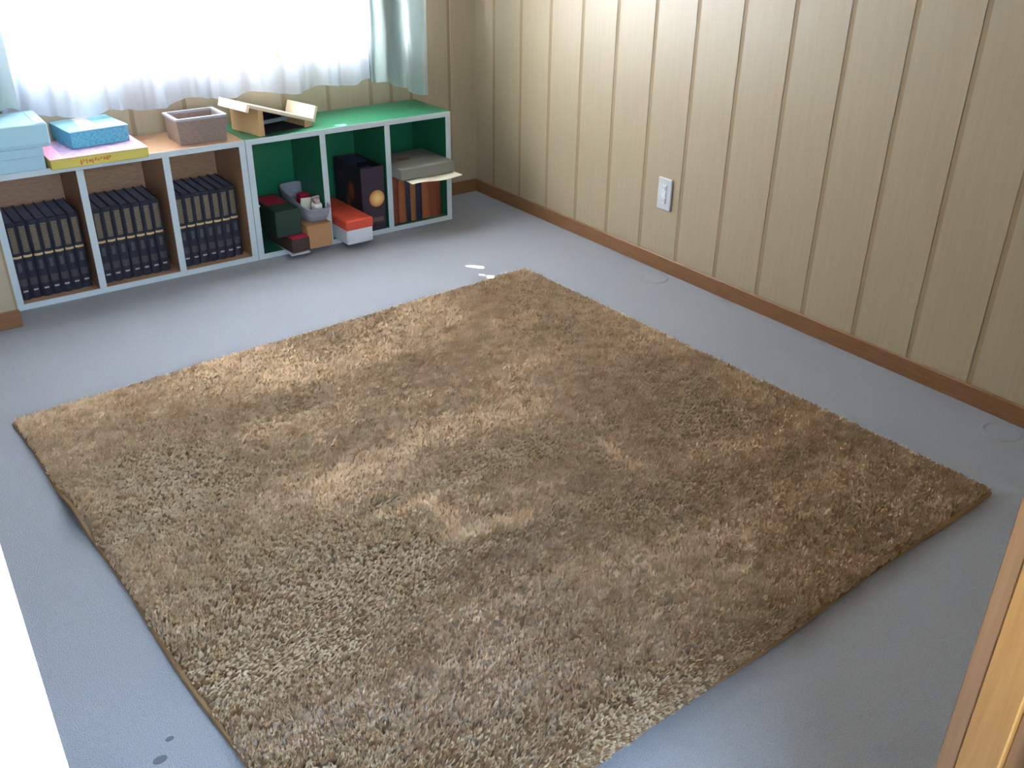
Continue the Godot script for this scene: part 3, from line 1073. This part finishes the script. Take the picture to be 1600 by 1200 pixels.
func make_first_cubby() -> void:
	var f := HT
	var o := thing("card_sheet", "white card sheet under the dark brown box, bent over shelf edge", "card")
	var st := begin()
	var prof := [Vector2(0.20, f + 0.001), Vector2(0.302, f + 0.001), Vector2(0.345, f - 0.001), Vector2(0.378, f - 0.003)]
	for k in prof.size() - 1:
		var p: Vector2 = prof[k]
		var q: Vector2 = prof[k + 1]
		for s in [0.0, 0.0012]:
			quad(st, Vector3(-1.133, p.y - s, p.x), Vector3(-1.052, p.y - s, p.x), Vector3(-1.052, q.y - s, q.x), Vector3(-1.133, q.y - s, q.x), Vector3.UP if s == 0.0 else Vector3.DOWN)
	var e: Vector2 = prof[3]
	quad(st, Vector3(-1.133, e.y, e.x), Vector3(-1.052, e.y, e.x), Vector3(-1.052, e.y - 0.0012, e.x), Vector3(-1.133, e.y - 0.0012, e.x), Vector3.BACK)
	commit(st, "sheet", M.white_card, o)
	o = thing("small_box", "dark brown box with crimson lid strip under the dark green box", "box", Vector3(-1.092, f + 0.001, 0.255), 4.0)
	slab("body", Vector3(-0.039, 0, -0.11), Vector3(0.039, 0.055, 0.110), "dark_brown_card", o, 0.002)
	slab("lid_strip", Vector3(-0.036, 0.055, -0.10), Vector3(0.036, 0.0605, 0.108), "crimson", o, 0.001)
	o = thing("small_box", "dark green box with crimson label on top, inside green shelf", "box", Vector3(-1.112, f + 0.0617, 0.215))
	slab("body", Vector3(-0.053, 0, -0.12), Vector3(0.053, 0.105, 0.115), "dark_green_card", o, 0.003)
	slab("label_patch", Vector3(-0.044, 0.105, -0.105), Vector3(0.040, 0.1056, 0.02), "crimson", o, 0.0003)
	o = thing("cardboard_box", "plain tan cardboard box under the grey basket", "box", Vector3(-0.9965, f, 0.245))
	slab("body", Vector3(-0.053, 0, -0.11), Vector3(0.053, 0.094, 0.110), "cardboard", o, 0.002)
	slab("flap", Vector3(-0.053, 0.094, -0.11), Vector3(0.053, 0.0955, -0.001), "cardboard", o, 0.0005)
	slab("flap", Vector3(-0.053, 0.094, 0.001), Vector3(0.053, 0.0955, 0.110), "cardboard", o, 0.0005)
	o = thing("tall_box", "dark box standing behind the cardboard box, propping the basket", "box", Vector3(-0.9965, f, 0.080))
	slab("body", Vector3(-0.05, 0, -0.048), Vector3(0.05, 0.118, 0.048), "black_card", o, 0.002)
	# grey basket, tilted on the boxes
	var tilt := Basis(Vector3(1, 0, 0), deg_to_rad(7.5))
	o = thing("basket", "grey plastic basket with rounded corners full of small things", "basket", Vector3(-0.983, f + 0.1145, 0.200))
	o.basis = tilt
	var oval := func(a: float, b: float, yy: float, k: int) -> Vector3:
		var t := TAU * k / 40.0
		var cx := signf(cos(t)) * pow(absf(cos(t)), 0.42)
		var cz := signf(sin(t)) * pow(absf(sin(t)), 0.42)
		return Vector3(cx * a, yy, cz * b)
	var rings := [[0.048, 0.128, 0.0], [0.053, 0.138, 0.018], [0.055, 0.142, 0.036], [0.057, 0.146, 0.056], [0.054, 0.143, 0.056], [0.050, 0.136, 0.018], [0.046, 0.125, 0.004]]
	st = begin()
	for r in rings.size() - 1:
		for k in 40:
			var p: Array = rings[r]
			var q: Array = rings[r + 1]
			var a: Vector3 = oval.call(p[0], p[1], p[2], k)
			var b: Vector3 = oval.call(p[0], p[1], p[2], k + 1)
			var c: Vector3 = oval.call(q[0], q[1], q[2], k + 1)
			var d: Vector3 = oval.call(q[0], q[1], q[2], k)
			var out: Vector3 = (a + b) * Vector3(1, 0, 1) * (1.0 if r < 3 else -1.0)
			if r == 3:
				out = Vector3.UP
			quad(st, a, b, c, d, out)
	for k in 40:
		tri(st, oval.call(0.048, 0.128, 0.0, k), oval.call(0.048, 0.128, 0.0, k + 1), Vector3.ZERO, Vector3.DOWN)
		tri(st, oval.call(0.046, 0.125, 0.004, k), oval.call(0.046, 0.125, 0.004, k + 1), Vector3(0, 0.004, 0), Vector3.UP)
	commit(st, "wall", M.basket_grey, o)
	for band in [[0.051, 0.134, 0.012, 0.0016], [0.0535, 0.139, 0.024, 0.0016], [0.055, 0.142, 0.036, 0.0016], [0.0565, 0.1445, 0.047, 0.0016], [0.0565, 0.1455, 0.057, 0.0034]]:
		st = begin()
		for k in 40:
			for s in 6:
				var w := func(kk: int, ss: int) -> Vector3:
					var t := TAU * ss / 6.0
					var c: Vector3 = oval.call(band[0] + cos(t) * band[3], band[1] + cos(t) * band[3], band[2] + sin(t) * band[3], kk)
					return c
				var mid: Vector3 = oval.call(band[0], band[1], band[2], k)
				var a: Vector3 = w.call(k, s)
				quad(st, a, w.call(k + 1, s), w.call(k + 1, s + 1), w.call(k, s + 1), (a + w.call(k, s + 1)) * 0.5 - mid)
		commit(st, "rim" if band[3] > 0.002 else "rib", M.basket_grey, o)
	# what lies in the basket
	var place := func(v: Vector3) -> Vector3: return Vector3(-0.983, f + 0.1145, 0.200) + tilt * v
	o = thing("bottle", "short white plastic bottle standing at the basket's front", "bottle", place.call(Vector3(0.004, 0.006, 0.102)))
	o.basis = tilt
	st = begin()
	lathe(st, [Vector2(0, 0), Vector2(0.020, 0), Vector2(0.022, 0.004), Vector2(0.022, 0.052), Vector2(0.018, 0.060), Vector2(0.010, 0.063)], 24)
	commit(st, "body", M.white_plastic, o)
	st = begin()
	lathe(st, [Vector2(0.013, 0.062), Vector2(0.013, 0.074), Vector2(0.011, 0.076), Vector2(0, 0.076)], 20)
	commit(st, "cap", M.pinkish, o)
	for c in [["card_packet", "pinkish card packet leaning behind the white bottle", "packet", Vector3(0.016, 0.006, 0.064), 14.0, Vector3(0.040, 0.072, 0.012), "pinkish"], ["card_packet", "greyish card packet leaning in the middle of the basket", "packet", Vector3(-0.010, 0.006, 0.040), -10.0, Vector3(0.050, 0.060, 0.010), "cream"], ["red_case", "small dark red case at the back of the basket", "case", Vector3(-0.002, 0.006, -0.010), 8.0, Vector3(0.046, 0.058, 0.030), "crimson"]]:
		o = thing(c[0], c[1], c[2], place.call(c[3]))
		o.basis = tilt * Basis(Vector3.UP, deg_to_rad(c[4]))
		var s: Vector3 = c[5]
		slab("body", Vector3(-s.x / 2, 0, -s.z / 2), Vector3(s.x / 2, s.y * 0.7, s.z / 2), c[6], o, 0.0015)
		slab("flap", Vector3(-s.x / 2 + 0.001, s.y * 0.7, -s.z / 2 + 0.001), Vector3(s.x / 2 - 0.001, s.y, s.z / 2 - 0.001), c[6], o, 0.0015)


# ------------------------------------------------------------------ second compartment

func make_second_cubby() -> void:
	var f := HT
	var o := thing("shoe_box", "white box with orange-red lid sticking out of green shelf", "box", Vector3(-0.8465, f, 0.235), 1.5)
	slab("body", Vector3(-0.0590, 0, -0.165), Vector3(0.0590, 0.080, 0.169), "white_card", o, 0.005)
	slab("lid", Vector3(-0.0610, 0.058, -0.167), Vector3(0.0610, 0.101, 0.171), "orange_lid", o, 0.005)
	# tall dark open-topped carton printed with a golden moon
	o = thing("carton", "tall dark purple open carton printed with glowing golden disc", "box", Vector3(-0.7185, f, 0.180))
	var w := 0.053
	var d := 0.120
	var h := 0.270
	slab("front_panel", Vector3(-w, 0, d - 0.003), Vector3(w, h, d), "dark_purple", o, 0.001)
	slab("back_panel", Vector3(-w, 0, -d), Vector3(w, h, -d + 0.003), "dark_purple", o, 0.001)
	slab("side_panel", Vector3(-w, 0, -d + 0.003), Vector3(-w + 0.003, h, d - 0.003), "dark_purple", o, 0.001)
	slab("side_panel", Vector3(w - 0.003, 0, -d + 0.003), Vector3(w, h, d - 0.003), "dark_purple", o, 0.001)
	slab("base", Vector3(-w + 0.003, 0, -d + 0.003), Vector3(w - 0.003, 0.003, d - 0.003), "dark_purple", o, 0.001)
	slab("inner_flap", Vector3(-w + 0.004, h - 0.012, -d + 0.004), Vector3(w - 0.004, h - 0.010, -0.01), "highlit_blue_inside", o, 0.0005)
	slab("inner_flap", Vector3(-w + 0.004, h - 0.030, 0.0), Vector3(w - 0.004, h - 0.028, d - 0.004), "highlit_blue_inside", o, 0.0005)
	var tn := FastNoiseLite.new()
	tn.seed = 40
	tn.frequency = 0.06
	var front := picture(106, 270, func(x: int, y: int) -> Color:
		var c := Color8(58, 46, 60)
		var p := Vector2(x - 68, y - 133)
		if p.length() < 36:
			var t := clampf(p.length() / 36.0, 0, 1)
			c = Color8(242, 214, 142).lerp(Color8(196, 120, 62), clampf(t * t + 0.004 * (-p.x), 0, 1))
			c = c.lightened(0.10 * tn.get_noise_2d(x * 3.0, y * 3.0))
		elif y > 216 and y < 236 and x > 40 and x < 96 and ((x * 7 + y * 3) % 5) < 3 and y % 9 < 6:
			c = Color8(170, 140, 104)
		return c, "carton_front", 0.5)
	print_on("printed_front", Vector2(0.104, 0.266), Vector3(0, h / 2, d), Vector3.BACK, front, o)
	var side := picture(240, 270, func(x: int, y: int) -> Color:
		var c := Color8(46, 40, 54)
		for b in [[150, 110, 30, 46, Color8(158, 86, 50)], [120, 160, 26, 40, Color8(110, 92, 60)], [60, 60, 20, 26, Color8(104, 48, 48)]]:
			var q := Vector2((x - b[0]) / float(b[2]), (y - b[1]) / float(b[3]))
			var t: float = q.length() + 0.5 * tn.get_noise_2d(x * 2.0, y * 2.0)
			if t < 1.0:
				c = c.lerp(b[4], clampf((1.0 - t) * 2.5, 0, 1))
		return c, "carton_side", 0.5)
	print_on("printed_side", Vector2(0.236, 0.266), Vector3(-w, h / 2, 0), Vector3.LEFT, side, o)


# ------------------------------------------------------------------ third compartment

func make_third_cubby() -> void:
	var f := HT
	var x := -0.6265
	var row := [[0.042, 0.207, "book_red", "wide reddish brown book beside the green shelf's inner divider"], [0.034, 0.209, "book_rust", "rust brown book between reddish brown and narrow navy books"], [0.023, 0.205, "book_navy", "narrow navy book next to the rust brown book"], [0.027, 0.208, "book_brown", "brown book between two navy books under the grey box"], [0.030, 0.206, "book_navy", "wider navy book between two brown books under grey box"], [0.040, 0.209, "book_rust", "wide rust brown book right of the wider navy book"], [0.056, 0.2085, "book_red", "thickest reddish brown book beside the shelf's end panel"]]
	for r in row:
		var b := make_book("old_book", r[0] - 0.0008, r[1], 0.17, r[2], r[2], "paper_edge", r[3], "old brown and navy books under the grey box")
		b.position = Vector3(x + r[0] / 2, f, 0.275)
		x += r[0]
	# a sheet of paper under the flat box, its front edge curling
	var o := thing("paper_sheet", "creased cream paper sheet sticking out under the flat grey box", "paper")
	var st := begin()
	var py := func(u: float, v: float) -> float:
		var out := clampf((v - 0.55) / 0.45, 0.0, 1.0)
		return f + 0.2100 + out * (0.004 * sin(u * 6.5 + 0.6) - 0.002)
	var pp := func(u: float, v: float) -> Vector3:
		return Vector3(lerpf(-0.600, -0.362, u) + 0.006 * v * (u - 0.3), py.call(u, v), lerpf(0.16, 0.425, v))
	for i in 20:
		for k in 12:
			for s in [0.0, 0.0009]:
				var dn := Vector3(0, -s, 0)
				quad(st, pp.call(i / 20.0, k / 12.0) + dn, pp.call((i + 1) / 20.0, k / 12.0) + dn, pp.call((i + 1) / 20.0, (k + 1) / 12.0) + dn, pp.call(i / 20.0, (k + 1) / 12.0) + dn, Vector3.UP if s == 0.0 else Vector3.DOWN)
	for i in 20:
		var a: Vector3 = pp.call(i / 20.0, 1.0)
		var b: Vector3 = pp.call((i + 1) / 20.0, 1.0)
		var dn := Vector3(0, -0.0009, 0)
		quad(st, a, b, b + dn, a + dn, Vector3.BACK)
	commit(st, "sheet", M.cream, o)
	o = thing("flat_box", "flat grey box lying on the old brown books", "box", Vector3(-0.4935, f + 0.2105, 0.245), 0.6)
	lidded(o, 0.258, 0.255, 0.050, 0.046, "grey_card", "grey_card")
	slab("label_patch", Vector3(-0.07, 0.050, -0.03), Vector3(-0.01, 0.0505, 0.0), "book_red", o, 0.0002)


# ------------------------------------------------------------------ wall outlet

func make_outlet() -> void:
	var o := thing("wall_outlet", "pale grey upright wall outlet plate on the wood panelled wall", "outlet", Vector3(-0.0015, 0.301, 1.267))
	slab("plate", Vector3(-0.008, -0.060, -0.035), Vector3(0, 0.060, 0.035), "outlet_plate", o, 0.003)
	slab("insert", Vector3(-0.0095, -0.036, -0.013), Vector3(-0.008, 0.036, 0.013), "outlet_insert", o, 0.0007)
	for y in [-0.024, 0.0, 0.024]:
		var s := slab("socket", Vector3(-0.0125, y - 0.0095, -0.011), Vector3(-0.0095, y + 0.0095, 0.011), "outlet_insert", o, 0.001)
		if y != 0.0:
			for z in [-0.005, 0.005]:
				slab("slot", Vector3(-0.0127, y - 0.005, z - 0.0008), Vector3(-0.0124, y + 0.005, z + 0.0008), "slot_dark", s, 0.0)
